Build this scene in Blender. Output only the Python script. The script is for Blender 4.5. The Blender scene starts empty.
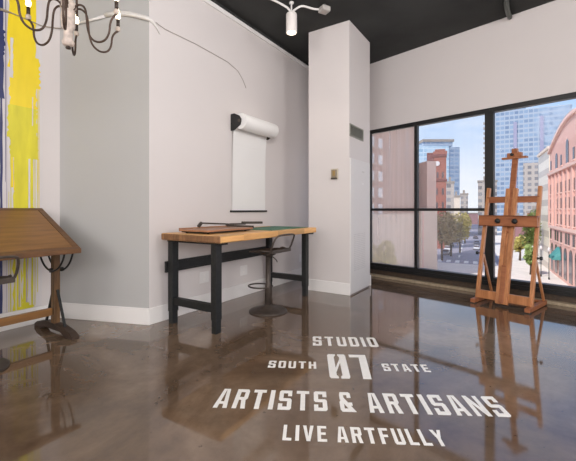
import bpy, bmesh, math, random
from mathutils import Vector, Matrix
random.seed(7)
S = bpy.context.scene
COL = S.collection
PI = math.pi
F = 360.0            # focal length in pixels at 576 x 461
CAMH = 1.2
HORIZON = 209.6

# ------------------------------------------------------------------ helpers
def srgb(r, g, b):
    def f(c):
        c /= 255.0
        return c / 12.92 if c <= 0.04045 else ((c + 0.055) / 1.055) ** 2.4
    return (f(r), f(g), f(b), 1.0)

class MB:
    """collects shapes, links them as one mesh object"""
    def __init__(self):
        self.v = []; self.f = []; self.m = []; self.s = []
    def add(self, verts, faces, mi=0, smooth=False):
        o = len(self.v)
        self.v += [tuple(p) for p in verts]
        for f in faces:
            self.f.append([i + o for i in f]); self.m.append(mi); self.s.append(smooth)
        return self
    def hexa(self, p, mi=0):
        return self.add(p, [(0, 3, 2, 1), (4, 5, 6, 7), (0, 1, 5, 4), (1, 2, 6, 5), (2, 3, 7, 6), (3, 0, 4, 7)], mi)
    def box(self, x0, x1, y0, y1, z0, z1, mi=0):
        return self.hexa([(x0, y0, z0), (x1, y0, z0), (x1, y1, z0), (x0, y1, z0),
                          (x0, y0, z1), (x1, y0, z1), (x1, y1, z1), (x0, y1, z1)], mi)
    def prism(self, poly, z0, z1, mi=0):
        a = sum(poly[i][0] * poly[(i + 1) % len(poly)][1] - poly[(i + 1) % len(poly)][0] * poly[i][1] for i in range(len(poly)))
        if a < 0: poly = poly[::-1]
        n = len(poly)
        vs = [(x, y, z0) for x, y in poly] + [(x, y, z1) for x, y in poly]
        fs = [list(range(n))[::-1], list(range(n, 2 * n))] + [(i, (i + 1) % n, n + (i + 1) % n, n + i) for i in range(n)]
        return self.add(vs, fs, mi)
    def bar(self, a, b, w, h, up=(0, 0, 1), mi=0):
        """rectangular bar from a to b: w across, h along 'up'"""
        a = Vector(a); b = Vector(b); d = (b - a).normalized(); up = Vector(up)
        s = d.cross(up).normalized(); t = s.cross(d).normalized()
        p = []
        for c in (a, b):
            p += [c - s * w / 2 - t * h / 2, c + s * w / 2 - t * h / 2, c + s * w / 2 + t * h / 2, c - s * w / 2 + t * h / 2]
        return self.hexa(p, mi)
    def tube(self, pts, r, seg=8, mi=0, closed=False, smooth_path=0):
        pts = [Vector(p) for p in pts]
        for _ in range(smooth_path):
            q = []
            n = len(pts)
            if not closed: q.append(pts[0])
            for i in range(n if closed else n - 1):
                A, B = pts[i], pts[(i + 1) % n]
                q += [A * .75 + B * .25, A * .25 + B * .75]
            if not closed: q.append(pts[-1])
            pts = q
        n = len(pts); vs = []; fs = []
        ref = None
        for i, p in enumerate(pts):
            if closed: d = pts[(i + 1) % n] - pts[i - 1]
            else: d = pts[min(i + 1, n - 1)] - pts[max(i - 1, 0)]
            d.normalize()
            if ref is None:
                ref = d.orthogonal().normalized()
            ref = (ref - d * ref.dot(d))
            if ref.length < 1e-6: ref = d.orthogonal()
            ref.normalize()
            s = d.cross(ref)
            rr = r[i] if isinstance(r, (list, tuple)) else r
            for k in range(seg):
                a = 2 * PI * k / seg
                vs.append(p + (ref * math.cos(a) + s * math.sin(a)) * rr)
        for i in range(n if closed else n - 1):
            j = (i + 1) % n
            for k in range(seg):
                k2 = (k + 1) % seg
                fs.append((i * seg + k, i * seg + k2, j * seg + k2, j * seg + k))
        o = len(self.v)
        self.add(vs, fs, mi, True)
        if not closed:
            self.f.append([o + k for k in range(seg)][::-1]); self.m.append(mi); self.s.append(False)
            self.f.append([o + (n - 1) * seg + k for k in range(seg)]); self.m.append(mi); self.s.append(False)
        return self
    def lathe(self, prof, c=(0, 0, 0), seg=24, mi=0, axis=None):
        """prof: list of (r, z)"""
        c = Vector(c); vs = []; fs = []
        ax = Vector(axis).normalized() if axis else Vector((0, 0, 1))
        e1 = ax.orthogonal().normalized() if axis else Vector((1, 0, 0)); e2 = ax.cross(e1)
        for r, z in prof:
            for k in range(seg):
                a = 2 * PI * k / seg
                vs.append(c + ax * z + (e1 * math.cos(a) + e2 * math.sin(a)) * max(r, 1e-4))
        n = len(prof)
        for i in range(n - 1):
            for k in range(seg):
                k2 = (k + 1) % seg
                fs.append((i * seg + k, i * seg + k2, (i + 1) * seg + k2, (i + 1) * seg + k))
        o = len(self.v)
        self.add(vs, fs, mi, True)
        self.f.append([o + k for k in range(seg)][::-1]); self.m.append(mi); self.s.append(False)
        self.f.append([o + (n - 1) * seg + k for k in range(seg)]); self.m.append(mi); self.s.append(False)
        return self
    def build(self, name, mats, parent=None, bevel=0, loc=None, rotz=0, label=None, seg=2):
        me = bpy.data.meshes.new(name)
        me.from_pydata(self.v, [], self.f)
        if not isinstance(mats, (list, tuple)): mats = [mats]
        for m in mats: me.materials.append(m)
        for p, mi, s in zip(me.polygons, self.m, self.s):
            p.material_index = mi; p.use_smooth = s
        me.update()
        o = bpy.data.objects.new(name, me); COL.objects.link(o)
        if parent: o.parent = parent
        if loc: o.location = loc
        o.rotation_euler = (0, 0, rotz)
        if bevel:
            b = o.modifiers.new('bevel', 'BEVEL'); b.width = bevel; b.segments = seg; b.limit_method = 'ANGLE'; b.angle_limit = math.radians(40)
            b.harden_normals = False
        if label: o['label'] = label
        return o

def tag(o, label=None, cat=None, group=None, kind=None):
    if label: o['label'] = label
    if cat: o['category'] = cat
    if group: o['group'] = group
    if kind: o['kind'] = kind
    return o
def empty(name, loc=(0, 0, 0), rz=0, **k):
    o = bpy.data.objects.new(name, None); COL.objects.link(o)
    o.location = loc; o.rotation_euler = (0, 0, rz); o.empty_display_size = .1
    return tag(o, **k)
def copy_tree(o, parent=None):
    c = o.copy(); COL.objects.link(c)
    if parent: c.parent = parent
    for ch in list(o.children): copy_tree(ch, c)
    return c

# ------------------------------------------------------------------ materials
def new_mat(name):
    m = bpy.data.materials.new(name); m.use_nodes = True
    return m, m.node_tree.nodes, m.node_tree.links, m.node_tree.nodes['Principled BSDF']
def plain(name, col, rough=.5, metal=0, spec=.5, var=0.0, scale=20, bump=0, stretch=(1, 1, 1)):
    m, N, L, b = new_mat(name)
    b.inputs['Roughness'].default_value = rough; b.inputs['Metallic'].default_value = metal
    b.inputs['Specular IOR Level'].default_value = spec
    tc = N.new('ShaderNodeTexCoord'); mp = N.new('ShaderNodeMapping'); mp.inputs['Scale'].default_value = stretch
    nz = N.new('ShaderNodeTexNoise'); nz.inputs['Scale'].default_value = scale; nz.inputs['Detail'].default_value = 4
    L.new(tc.outputs['Object'], mp.inputs['Vector']); L.new(mp.outputs['Vector'], nz.inputs['Vector'])
    r = N.new('ShaderNodeValToRGB')
    r.color_ramp.elements[0].color = tuple(c * (1 - var) for c in col[:3]) + (1,)
    r.color_ramp.elements[1].color = tuple(min(1, c * (1 + var)) for c in col[:3]) + (1,)
    r.color_ramp.elements[0].position = .3; r.color_ramp.elements[1].position = .7
    L.new(nz.outputs['Fac'], r.inputs['Fac']); L.new(r.outputs['Color'], b.inputs['Base Color'])
    if bump:
        bp = N.new('ShaderNodeBump'); bp.inputs['Strength'].default_value = bump; bp.inputs['Distance'].default_value = .005
        L.new(nz.outputs['Fac'], bp.inputs['Height']); L.new(bp.outputs['Normal'], b.inputs['Normal'])
    return m
def wood(name, c1, c2, rough=.45, stretch=(1, 12, 12), scale=3.0, planks=None, spec=.4):
    """wood grain along local X by default; planks = (width, axis) tints boards"""
    m, N, L, b = new_mat(name)
    b.inputs['Roughness'].default_value = rough; b.inputs['Specular IOR Level'].default_value = spec
    tc = N.new('ShaderNodeTexCoord'); mp = N.new('ShaderNodeMapping'); mp.inputs['Scale'].default_value = stretch
    L.new(tc.outputs['Object'], mp.inputs['Vector'])
    nz = N.new('ShaderNodeTexNoise'); nz.inputs['Scale'].default_value = scale; nz.inputs['Detail'].default_value = 6; nz.inputs['Roughness'].default_value = .65
    L.new(mp.outputs['Vector'], nz.inputs['Vector'])
    r = N.new('ShaderNodeValToRGB'); r.color_ramp.elements[0].color = c1; r.color_ramp.elements[1].color = c2
    r.color_ramp.elements[0].position = .32; r.color_ramp.elements[1].position = .68
    L.new(nz.outputs['Fac'], r.inputs['Fac'])
    out = r.outputs['Color']
    if planks:
        sx, sy, sz = planks
        mp2 = N.new('ShaderNodeMapping'); mp2.inputs['Scale'].default_value = (sx, sy, sz)
        L.new(tc.outputs['Object'], mp2.inputs['Vector'])
        fl = N.new('ShaderNodeVectorMath'); fl.operation = 'FLOOR'; L.new(mp2.outputs['Vector'], fl.inputs[0])
        wn = N.new('ShaderNodeTexWhiteNoise'); L.new(fl.outputs['Vector'], wn.inputs['Vector'])
        mr = N.new('ShaderNodeMapRange'); mr.inputs['To Min'].default_value = .72; mr.inputs['To Max'].default_value = 1.15
        L.new(wn.outputs['Value'], mr.inputs['Value'])
        mx = N.new('ShaderNodeMix'); mx.data_type = 'RGBA'; mx.blend_type = 'MULTIPLY'; mx.inputs['Factor'].default_value = 1
        L.new(out, mx.inputs['A']); L.new(mr.outputs['Result'], mx.inputs['B']); out = mx.outputs['Result']
    L.new(out, b.inputs['Base Color'])
    return m
def emit(name, col, st):
    m, N, L, b = new_mat(name)
    b.inputs['Base Color'].default_value = col
    b.inputs['Emission Color'].default_value = col; b.inputs['Emission Strength'].default_value = st
    return m

def floor_mat():
    m, N, L, b = new_mat('polished_concrete')
    tc = N.new('ShaderNodeTexCoord')
    def noise(scale, detail=5, rough=.6, dist=0):
        n = N.new('ShaderNodeTexNoise'); n.inputs['Scale'].default_value = scale; n.inputs['Detail'].default_value = detail
        n.inputs['Roughness'].default_value = rough; n.inputs['Distortion'].default_value = dist
        L.new(tc.outputs['Object'], n.inputs['Vector']); return n
    n1 = noise(.9, 6, .62, .8); n2 = noise(7, 6, .7, .3); n3 = noise(26, 2, .5)
    r = N.new('ShaderNodeValToRGB')
    e = r.color_ramp.elements
    e[0].position = .3; e[0].color = srgb(84, 67, 52); e[1].position = .72; e[1].color = srgb(146, 124, 104)
    k = e.new(.5); k.color = srgb(110, 90, 73)
    L.new(n1.outputs['Fac'], r.inputs['Fac'])
    r2 = N.new('ShaderNodeValToRGB'); r2.color_ramp.elements[0].position = .3; r2.color_ramp.elements[1].position = .75
    r2.color_ramp.elements[0].color = (.72, .71, .7, 1); r2.color_ramp.elements[1].color = (1.12, 1.12, 1.12, 1)
    L.new(n2.outputs['Fac'], r2.inputs['Fac'])
    mx = N.new('ShaderNodeMix'); mx.data_type = 'RGBA'; mx.blend_type = 'MULTIPLY'; mx.inputs['Factor'].default_value = .8
    L.new(r.outputs['Color'], mx.inputs['A']); L.new(r2.outputs['Color'], mx.inputs['B'])
    # small dark chips
    r3 = N.new('ShaderNodeValToRGB'); r3.color_ramp.elements[0].position = .24; r3.color_ramp.elements[1].position = .29
    r3.color_ramp.elements[0].color = (.45, .42, .4, 1); r3.color_ramp.elements[1].color = (1, 1, 1, 1)
    L.new(n3.outputs['Fac'], r3.inputs['Fac'])
    mx2 = N.new('ShaderNodeMix'); mx2.data_type = 'RGBA'; mx2.blend_type = 'MULTIPLY'; mx2.inputs['Factor'].default_value = .8
    L.new(mx.outputs['Result'], mx2.inputs['A']); L.new(r3.outputs['Color'], mx2.inputs['B'])
    L.new(mx2.outputs['Result'], b.inputs['Base Color'])
    mr = N.new('ShaderNodeMapRange'); mr.inputs['From Min'].default_value = .3; mr.inputs['From Max'].default_value = .7
    mr.inputs['To Min'].default_value = .025; mr.inputs['To Max'].default_value = .10
    L.new(n2.outputs['Fac'], mr.inputs['Value']); L.new(mr.outputs['Result'], b.inputs['Roughness'])
    b.inputs['IOR'].default_value = 1.5
    b.inputs['Coat Weight'].default_value = .22; b.inputs['Coat Roughness'].default_value = .03
    b.inputs['Specular IOR Level'].default_value = .85
    bp = N.new('ShaderNodeBump'); bp.inputs['Strength'].default_value = .025; bp.inputs['Distance'].default_value = .004
    L.new(n1.outputs['Fac'], bp.inputs['Height']); L.new(bp.outputs['Normal'], b.inputs['Normal'])
    return m

def glass_mat(name, haze=0.0, hazecol=(.9, .86, .86, 1), tint=(.96, .97, .98, 1), refl=.5):
    m, N, L, b = new_mat(name); N.remove(b)
    out = N['Material Output']
    tr = N.new('ShaderNodeBsdfTransparent'); tr.inputs['Color'].default_value = tint
    gl = N.new('ShaderNodeBsdfGlossy'); gl.inputs['Roughness'].default_value = .01
    fr = N.new('ShaderNodeFresnel'); fr.inputs['IOR'].default_value = 1.45
    mu = N.new('ShaderNodeMath'); mu.operation = 'MULTIPLY'; mu.inputs[1].default_value = refl
    L.new(fr.outputs['Fac'], mu.inputs[0])
    base = tr.outputs[0]
    if haze:
        df = N.new('ShaderNodeBsdfDiffuse'); df.inputs['Color'].default_value = hazecol
        tl = N.new('ShaderNodeBsdfTranslucent'); tl.inputs['Color'].default_value = hazecol
        dm = N.new('ShaderNodeMixShader'); dm.inputs['Fac'].default_value = .5
        L.new(df.outputs[0], dm.inputs[1]); L.new(tl.outputs[0], dm.inputs[2])
        tc = N.new('ShaderNodeTexCoord'); mp = N.new('ShaderNodeMapping'); mp.inputs['Scale'].default_value = (14, 14, .5)
        nz = N.new('ShaderNodeTexNoise'); nz.inputs['Scale'].default_value = 1.6; nz.inputs['Detail'].default_value = 3
        L.new(tc.outputs['Object'], mp.inputs['Vector']); L.new(mp.outputs['Vector'], nz.inputs['Vector'])
        mr = N.new('ShaderNodeMapRange'); mr.inputs['To Min'].default_value = haze * .8; mr.inputs['To Max'].default_value = haze * 1.2
        L.new(nz.outputs['Fac'], mr.inputs['Value'])
        hm = N.new('ShaderNodeMixShader'); L.new(mr.outputs['Result'], hm.inputs['Fac'])
        L.new(base, hm.inputs[1]); L.new(dm.outputs[0], hm.inputs[2]); base = hm.outputs[0]
    mx = N.new('ShaderNodeMixShader')
    L.new(mu.outputs[0], mx.inputs['Fac']); L.new(base, mx.inputs[1]); L.new(gl.outputs[0], mx.inputs[2])
    L.new(mx.outputs[0], out.inputs['Surface'])
    return m

def facade_mat(name, wallc, glassc, glassc2, fx, fz, wx=.75, wz=.6, rough=.3, panel=None):
    """curtain wall: grid of panes in object space; fx,fz = panes per metre"""
    m, N, L, b = new_mat(name)
    b.inputs['Roughness'].default_value = rough
    tc = N.new('ShaderNodeTexCoord'); sp = N.new('ShaderNodeSeparateXYZ'); L.new(tc.outputs['Object'], sp.inputs[0])
    def math_(op, a, bb=None):
        n = N.new('ShaderNodeMath'); n.operation = op
        for i, q in enumerate((a, bb)):
            if q is None: continue
            if isinstance(q, (int, float)): n.inputs[i].default_value = q
            else: L.new(q, n.inputs[i])
        return n.outputs[0]
    h = math_('ADD', sp.outputs['X'], sp.outputs['Y'])
    ux = math_('MULTIPLY', h, fx); uz = math_('MULTIPLY', sp.outputs['Z'], fz)
    gx = math_('LESS_THAN', math_('FRACT', ux), wx); gz = math_('LESS_THAN', math_('FRACT', uz), wz)
    g = math_('MULTIPLY', gx, gz)
    cb = N.new('ShaderNodeCombineXYZ'); L.new(math_('FLOOR', ux), cb.inputs[0]); L.new(math_('FLOOR', uz), cb.inputs[2])
    wn = N.new('ShaderNodeTexWhiteNoise'); L.new(cb.outputs[0], wn.inputs['Vector'])
    gm = N.new('ShaderNodeMix'); gm.data_type = 'RGBA'; gm.inputs['A'].default_value = glassc; gm.inputs['B'].default_value = glassc2
    L.new(wn.outputs['Value'], gm.inputs['Factor'])
    mx = N.new('ShaderNodeMix'); mx.data_type = 'RGBA'; mx.inputs['A'].default_value = wallc
    L.new(g, mx.inputs['Factor']); L.new(gm.outputs['Result'], mx.inputs['B'])
    L.new(mx.outputs['Result'], b.inputs['Base Color'])
    return m

M = {}
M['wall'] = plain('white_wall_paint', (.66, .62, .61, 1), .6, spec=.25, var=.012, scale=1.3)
M['wall_gray'] = plain('shaded_wall_gray', (.45, .447, .442, 1), .6, spec=.25, var=.012, scale=1.3)  # weaker light on this face put into a grayer wall colour
M['trimw'] = plain('white_trim_paint', (.80, .78, .765, 1), .4, spec=.35, var=.01, scale=3)
M['ceiling'] = plain('black_ceiling_paint', (.036, .037, .036, 1), .75, spec=.25, var=.35, scale=1.2, bump=.2)
M['floor'] = floor_mat()
M['letter'] = plain('white_floor_paint', (.86, .84, .81, 1), .4, spec=.4, var=.03, scale=30)
M['blackframe'] = plain('black_window_metal', (.012, .012, .012, 1), .4, spec=.35, var=.1, scale=8)
M['blacksteel'] = plain('black_steel', (.015, .016, .016, 1), .45, spec=.4, var=.25, scale=30)
M['bronze'] = plain('dark_bronze_metal', (.072, .056, .046, 1), .5, metal=.3, var=.25, scale=20)
M['iron'] = plain('rust_brown_iron', (.085, .055, .042, 1), .5, metal=.5, var=.3, scale=30)
M['darkwoodcurb'] = wood('dark_curb_wood', srgb(52, 44, 38), srgb(84, 67, 52), .5)
M['tan'] = wood('tan_sill_wood', srgb(140, 126, 104), srgb(176, 160, 136), .5)
M['bench'] = wood('butcher_block', srgb(206, 150, 90), srgb(236, 184, 118), .4, stretch=(1.2, 9, 9), scale=2.2, planks=(1.6, 22, .3))
M['benchend'] = wood('butcher_block_end', srgb(118, 84, 58), srgb(152, 112, 78), .5, stretch=(9, 9, 3), scale=3, planks=(.3, 22, .3))
M['draftwood'] = wood('oiled_oak', srgb(118, 82, 46), srgb(146, 104, 60), .42, stretch=(1.0, 10, 10), scale=2.2)
M['draftedge'] = wood('dark_oak', srgb(84, 57, 36), srgb(118, 82, 50), .42, stretch=(2.0, 10, 10), scale=2.4)
M['draftpost'] = wood('post_oak', srgb(76, 55, 37), srgb(124, 92, 60), .45, stretch=(8, 8, 1), scale=2.4)
M['oldwood'] = wood('weathered_dark_wood', srgb(46, 35, 29), srgb(74, 58, 47), .5, stretch=(6, 2, 6), scale=2.4)
M['easel'] = wood('stained_beech', srgb(158, 102, 64), srgb(200, 138, 92), .4, stretch=(14, 14, 1.2), scale=2.0)
M['easelh'] = wood('stained_beech_rail', srgb(134, 78, 48), srgb(172, 110, 72), .4, stretch=(1.2, 14, 14), scale=2.0)
M['board'] = wood('cutter_board', srgb(142, 100, 74), srgb(178, 130, 98), .4, stretch=(1.5, 12, 12))
M['green'] = plain('green_cutting_mat', srgb(62, 116, 92), .6, var=.1, scale=20)
M['paper'] = plain('white_paper', (.78, .775, .765, 1), .7, spec=.2, var=.008, scale=3)
M['plastic'] = plain('white_plastic', (.76, .745, .735, 1), .35, var=.01)
M['panelw'] = plain('white_panel_metal', (.69, .67, .66, 1), .45, var=.01)
M['slot'] = plain('vent_shadow_gray', (.56, .545, .54, 1), .6, var=.05)
M['grille'] = plain('gray_green_grille', srgb(140, 140, 130), .5, var=.1)
M['grilledark'] = plain('grille_slot_dark', srgb(84, 84, 78), .6, var=.1)
M['thermo'] = plain('beige_plastic', srgb(196, 186, 168), .5, var=.05)
M['brass'] = plain('brassy_plate', srgb(158, 132, 84), .35, metal=.6, var=.1)
M['thermod'] = plain('brown_plastic', srgb(140, 128, 110), .5, var=.05)
M['conduit'] = plain('white_conduit_paint', (.74, .72, .70, 1), .45, var=.03)
M['boxgray'] = plain('galvanised_box', srgb(176, 172, 168), .5, var=.1)
M['cord'] = plain('gray_cord', srgb(178, 170, 164), .6, var=.05)
M['cordbrown'] = plain('brown_cord', srgb(150, 138, 122), .6, var=.1)
M['hub'] = plain('weathered_whitewash', srgb(206, 192, 182), .6, var=.2, scale=40)
M['candle'] = plain('dark_candle_sleeve', srgb(52, 40, 32), .5, var=.15)
M['bulb'] = emit('glowing_bulb', (1, .83, .58, 1), 5)
M['bulbtip'] = plain('bulb_holder', srgb(196, 182, 170), .4, var=.05)
M['lampface'] = emit('lamp_face', (1, .84, .62, 1), 7)
M['lampbody'] = plain('white_lamp_metal', (.80, .76, .73, 1), .4, var=.01)
M['braid'] = plain('braided_gray_metal', (.09, .1, .09, 1), .4, metal=.6, var=.4, scale=60)
M['glass'] = glass_mat('window_glass', 0, refl=.12)
M['glasshaze'] = glass_mat('hazy_window_glass', .30, hazecol=(.92, .83, .75, 1), refl=.15)
M['glasshaze2'] = glass_mat('streaky_window_glass', .07, hazecol=(.88, .84, .78, 1), refl=.15)
M['yellow'] = plain('yellow_paint', srgb(234, 208, 30), .45, var=.05, scale=4, stretch=(3, 3, .6))
M['yellowgreen'] = plain('yellow_green_paint', srgb(212, 202, 42), .45, var=.12, scale=4, stretch=(3, 3, .6))
M['navy'] = plain('navy_paint', srgb(38, 46, 96), .45, var=.15, scale=5)
M['lavender'] = plain('lavender_paint', srgb(170, 160, 178), .5, var=.05)
M['muralwhite'] = plain('mural_ground_white', (.64, .61, .615, 1), .55, var=.03, scale=3, stretch=(4, 4, .4))

# ------------------------------------------------------------------ room plan
UL = math.hypot(.65, 1.0)
UX, UY = .65 / UL, 1.0 / UL           # direction of the bench wall, into the room's depth
VX, VY = UY, -UX                      # out of that wall, towards the room
TH = math.atan2(UY, UX)
A = (-1.447, 3.75); G = (-2.535, 4.0)
def PA(u, v): return (A[0] + UX * u + VX * v, A[1] + UY * u + VY * v)
def PG(u, v): return (G[0] + UX * u + VX * v, G[1] + UY * u + VY * v)
WL = math.hypot(.945, 1.0); WX, WY = .945 / WL, -1.0 / WL      # along the window wall, left to right
W0 = (1.498, 6.554); NX, NY = -WY, WX                           # outward normal (+x,+y)
def PW(s, n=0.0):      # s in metres along the wall from W0, n outwards
    return (W0[0] + WX * s + NX * n, W0[1] + WY * s + NY * n)
B = PA(4.185, 0)
CEIL = 3.85
REAR = -4.2
tG = (REAR - G[1]) / UY
G2 = PG(tG, 0)
sR = (REAR - W0[1]) / WY
W2 = PW(sR)

def wall(name, p, q, thick, z0, z1, mat, bevel=0):
    """wall from p to q (interior line), thickness to the left of p->q"""
    d = Vector((q[0] - p[0], q[1] - p[1])).normalized(); n = Vector((-d.y, d.x)) * thick
    o = MB().prism([p, q, (q[0] + n.x, q[1] + n.y), (p[0] + n.x, p[1] + n.y)], z0, z1).build(name, mat)
    o['kind'] = 'structure'
    return o
fl = MB().prism([G2, W2, PW(-1.4, .1), PA(4.1, -.3), PA(0, -.1), PG(0, -.3), PG(tG, -.3)], -.2, 0).build('floor', M['floor']); fl['kind'] = 'structure'
ce = MB().prism([PG(tG, -.2), (W2[0] + .3, W2[1]), PW(-1.0, .3), PA(4.2, -.25), PA(0, -.2), PG(0, -.25)], CEIL, CEIL + .2).build('ceiling', M['ceiling']); ce['kind'] = 'structure'
wall('wall_left', G2, G, .15, 0, CEIL, M['wall'])
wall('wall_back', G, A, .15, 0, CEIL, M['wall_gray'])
wall('wall_bench', A, B, .15, 0, 3.79, M['wall'])
o = wall('trim_1', PA(0, 0), B, .15, 3.79, CEIL, M['ceiling'])
o = MB().prism([PA(0, .0), PA(4.18, .0), PA(4.18, .03), PA(0, .03)], 3.735, 3.79).build('trim_2', M['trimw'], bevel=.008); o['kind'] = 'structure'
wall('wall_rear', W2, G2, .15, 0, CEIL, M['wall'])
# baseboards
BB = .172
def base(name, p, q, nrm, h=BB, t=.016):
    o = MB().prism([p, q, (q[0] + nrm[0] * t, q[1] + nrm[1] * t), (p[0] + nrm[0] * t, p[1] + nrm[1] * t)], 0, h).build(name, M['trimw'], bevel=.004)
    o['kind'] = 'structure'
gd = Vector((A[0] - G[0], A[1] - G[1])).normalized()
gn = (gd.y, -gd.x)
base('baseboard_left', G2, G, (VX, VY))
base('baseboard_back', PG(.0, .0), (A[0] + gd.x * .012, A[1] + gd.y * .012), gn)
base('baseboard_bench', PA(-.004, 0), PA(4.15, 0), (VX, VY))

# column between the bench wall and the windows
C0 = (.861, 5.017)
def PC(t, s, off=0): return (C0[0] + UX * t - VX * s, C0[1] + UY * t - VY * s)     # t deeper, s to the left
cw, cd = .665, .82
o = MB().prism([PC(0.012, .012), PC(cd, .012), PC(cd, cw), PC(.012, cw)], 0, CEIL).build('wall_column', M['wall']); o['kind'] = 'structure'
o = MB().prism([PC(-.004, -.004), PC(-.004, cw + .01), PC(.02, cw + .01), PC(.02, -.004)], 0, .165).prism([PC(.80, -.006), PC(cd + .012, -.006), PC(cd + .012, .03), PC(.80, .03)], 0, .165).build('baseboard_column', M['trimw'], bevel=.004); o['kind'] = 'structure'

# ------------------------------------------------------------------ window wall
WT, WB = 2.60, .237      # top / bottom of glazing
o = MB().prism([PW(-1.2, 0), PW(sR, 0), PW(sR, .25), PW(-1.2, .25)], WT + .045, CEIL).build('wall_window', M['wall']); o['kind'] = 'structure'
o = MB().prism([PW(-1.1, .03), PW(sR, .03), PW(sR, .25), PW(-1.1, .25)], 0, .12).build('wall_window_curb', M['darkwoodcurb']); o['kind'] = 'structure'
o = MB().prism([PW(-1.0, -.05), PW(sR - .2, -.05), PW(sR - .2, .03), PW(-1.0, .03)], 0, .04).build('trim_3', M['tan'], bevel=.004); o['kind'] = 'structure'
def window(idx, s0, s1, muls, split, glass, latch=False):
    """frame from s0 to s1; muls = vertical bars (s, halfwidth); split = transom height or None"""
    r = empty('window_%d' % idx, PW((s0 + s1) / 2) + (.12,), kind='structure')
    r.rotation_euler = (0, 0, math.atan2(WY, WX))
    c = (s0 + s1) / 2
    m = MB()
    a, b2 = s0 - c, s1 - c
    m.box(a, b2, .0, .10, WT - .02, WT + .045 - .0)           # head (z shifted below)
    m.box(a, b2, .0, .12, .12, WB)                             # sill
    m.box(a, b2, -.012, .02, .16, .185)
    for s, hw in muls: m.box(s - c - hw, s - c + hw, -.01, .06, WB, WT - .02)
    if split: m.box(a, b2, .005, .085, split - .022, split + .022)
    for i in range(len(m.v)): m.v[i] = (m.v[i][0], m.v[i][1], m.v[i][2] - .12)
    fr = m.build('window_frame', M['blackframe'], r, bevel=.004)
    edges = [s0] + [s for s, h in muls if s0 + .06 < s < s1 - .06] + [s1]
    for i in range(len(edges) - 1):
        for z0, z1 in ([(WB, split), (split, WT)] if split else [(WB, WT)]):
            p = MB().box(edges[i] - c + .01, edges[i + 1] - c - .01, .04, .052, z0 - .12, z1 - .12).build('pane', glass, r)
    return r
sA, sB, sC = .638 * WL, 1.440 * WL, 2.85 * WL
w1 = window(1, -1.0, sA, [(-.98, .02), (-.02, .03), (sA, .026)], 1.2, M['glasshaze'])
w2 = window(2, sA, sB, [(sB - .0, .058)], 1.2, M['glasshaze2'])
w3 = window(3, sB, sC, [(sC, .03)], None, M['glass'])
w4 = window(4, sC, sC + 2.0, [(sC + 2.0, .05)], None, M['glass'])
w5 = window(5, sC + 2.0, sC + 4.0, [(sC + 4.0, .05)], None, M['glass'])
o = wall('wall_pier', PW(sR), PW(sC + 4.0), -.25, .12, WT + .05, M['wall'])
# window latch on the wide mullion
lt = MB().box(.0 + (sB - (sA + sB) / 2) - .03, (sB - (sA + sB) / 2) + .03, -.035, -.01, 1.06, 1.20).build('latch', M['blacksteel'], w2, bevel=.005)
MB().box((sB - (sA + sB) / 2) - .012, (sB - (sA + sB) / 2) + .012, -.05, -.034, 1.09, 1.15).build('latch_lever', M['plastic'], lt, bevel=.003)
for w in (w1, w2, w3, w4, w5): pass

# ------------------------------------------------------------------ things on the column
a_c = TH           # local x along u
def on_right_face(name, label, cat, t, z):
    return empty(name, PC(t, .012) + (z,), TH, label=label, cat=cat)
# right face local: x along u, y into column (rot90(u) = -v), so outward is -y
vr = on_right_face('air_vent', 'grey louvred metal air vent high on the white column', 'vent', .265, 2.32)
m = MB().box(-.255, .255, -.012, 0, -.088, -.07).box(-.255, .255, -.012, 0, .07, .088).box(-.255, -.235, -.012, 0, -.07, .07).box(.235, .255, -.012, 0, -.07, .07)
m.build('vent_frame', M['grille'], vr)
MB().box(-.235, .235, -.003, 0, -.07, .07).build('vent_back', M['grilledark'], vr)
for k in range(6):
    z = -.057 + k * .0228
    MB().hexa([(-.235, -.012, z - .008), (.235, -.012, z - .008), (.235, -.004, z), (-.235, -.004, z), (-.235, -.012, z - .005), (.235, -.012, z - .005), (.235, -.004, z + .004), (-.235, -.004, z + .004)]).build('slat', M['grille'], vr)
pr = on_right_face('access_panel', 'tall white metal access panel with perforated lower half on the column', 'panel', .4, .025)
MB().box(-.39, .37, -.022, 0, 0, 1.90).build('panel_door', M['panelw'], pr, bevel=.005)
m = MB()
for i in range(9):
    for j in range(20):
        m.box(-.27 + i * .05, -.245 + i * .05, -.0235, -.021, .30 + j * .027, .313 + j * .027)
m.build('perforation', M['slot'], pr)['kind'] = 'stuff'
MB().box(.02, .10, -.034, -.021, 1.735, 1.742).build('handle', M['slot'], pr)
MB().box(.02, .10, -.0235, -.021, 1.55, 1.575).build('keyhole_plate', M['plastic'], pr)
th = empty('thermostat', PC(.012, .234) + (1.709,), TH - PI / 2, label='small beige and brown thermostat on the left face of the column', cat='thermostat')
# local x = v direction (right), outward = -y
MB().box(-.055, .055, -.02, 0, -.075, .075).build('back_plate', M['thermo'], th, bevel=.004)
MB().box(-.04, .04, -.038, -.02, -.055, .06).build('housing', M['thermod'], th, bevel=.004)
MB().box(-.018, .02, -.041, -.037, -.03, .045).build('dial_plate', M['brass'], th)
MB().box(-.045, .045, -.04, -.018, -.075, -.055).build('lower_rim', M['candle'], th)

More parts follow.
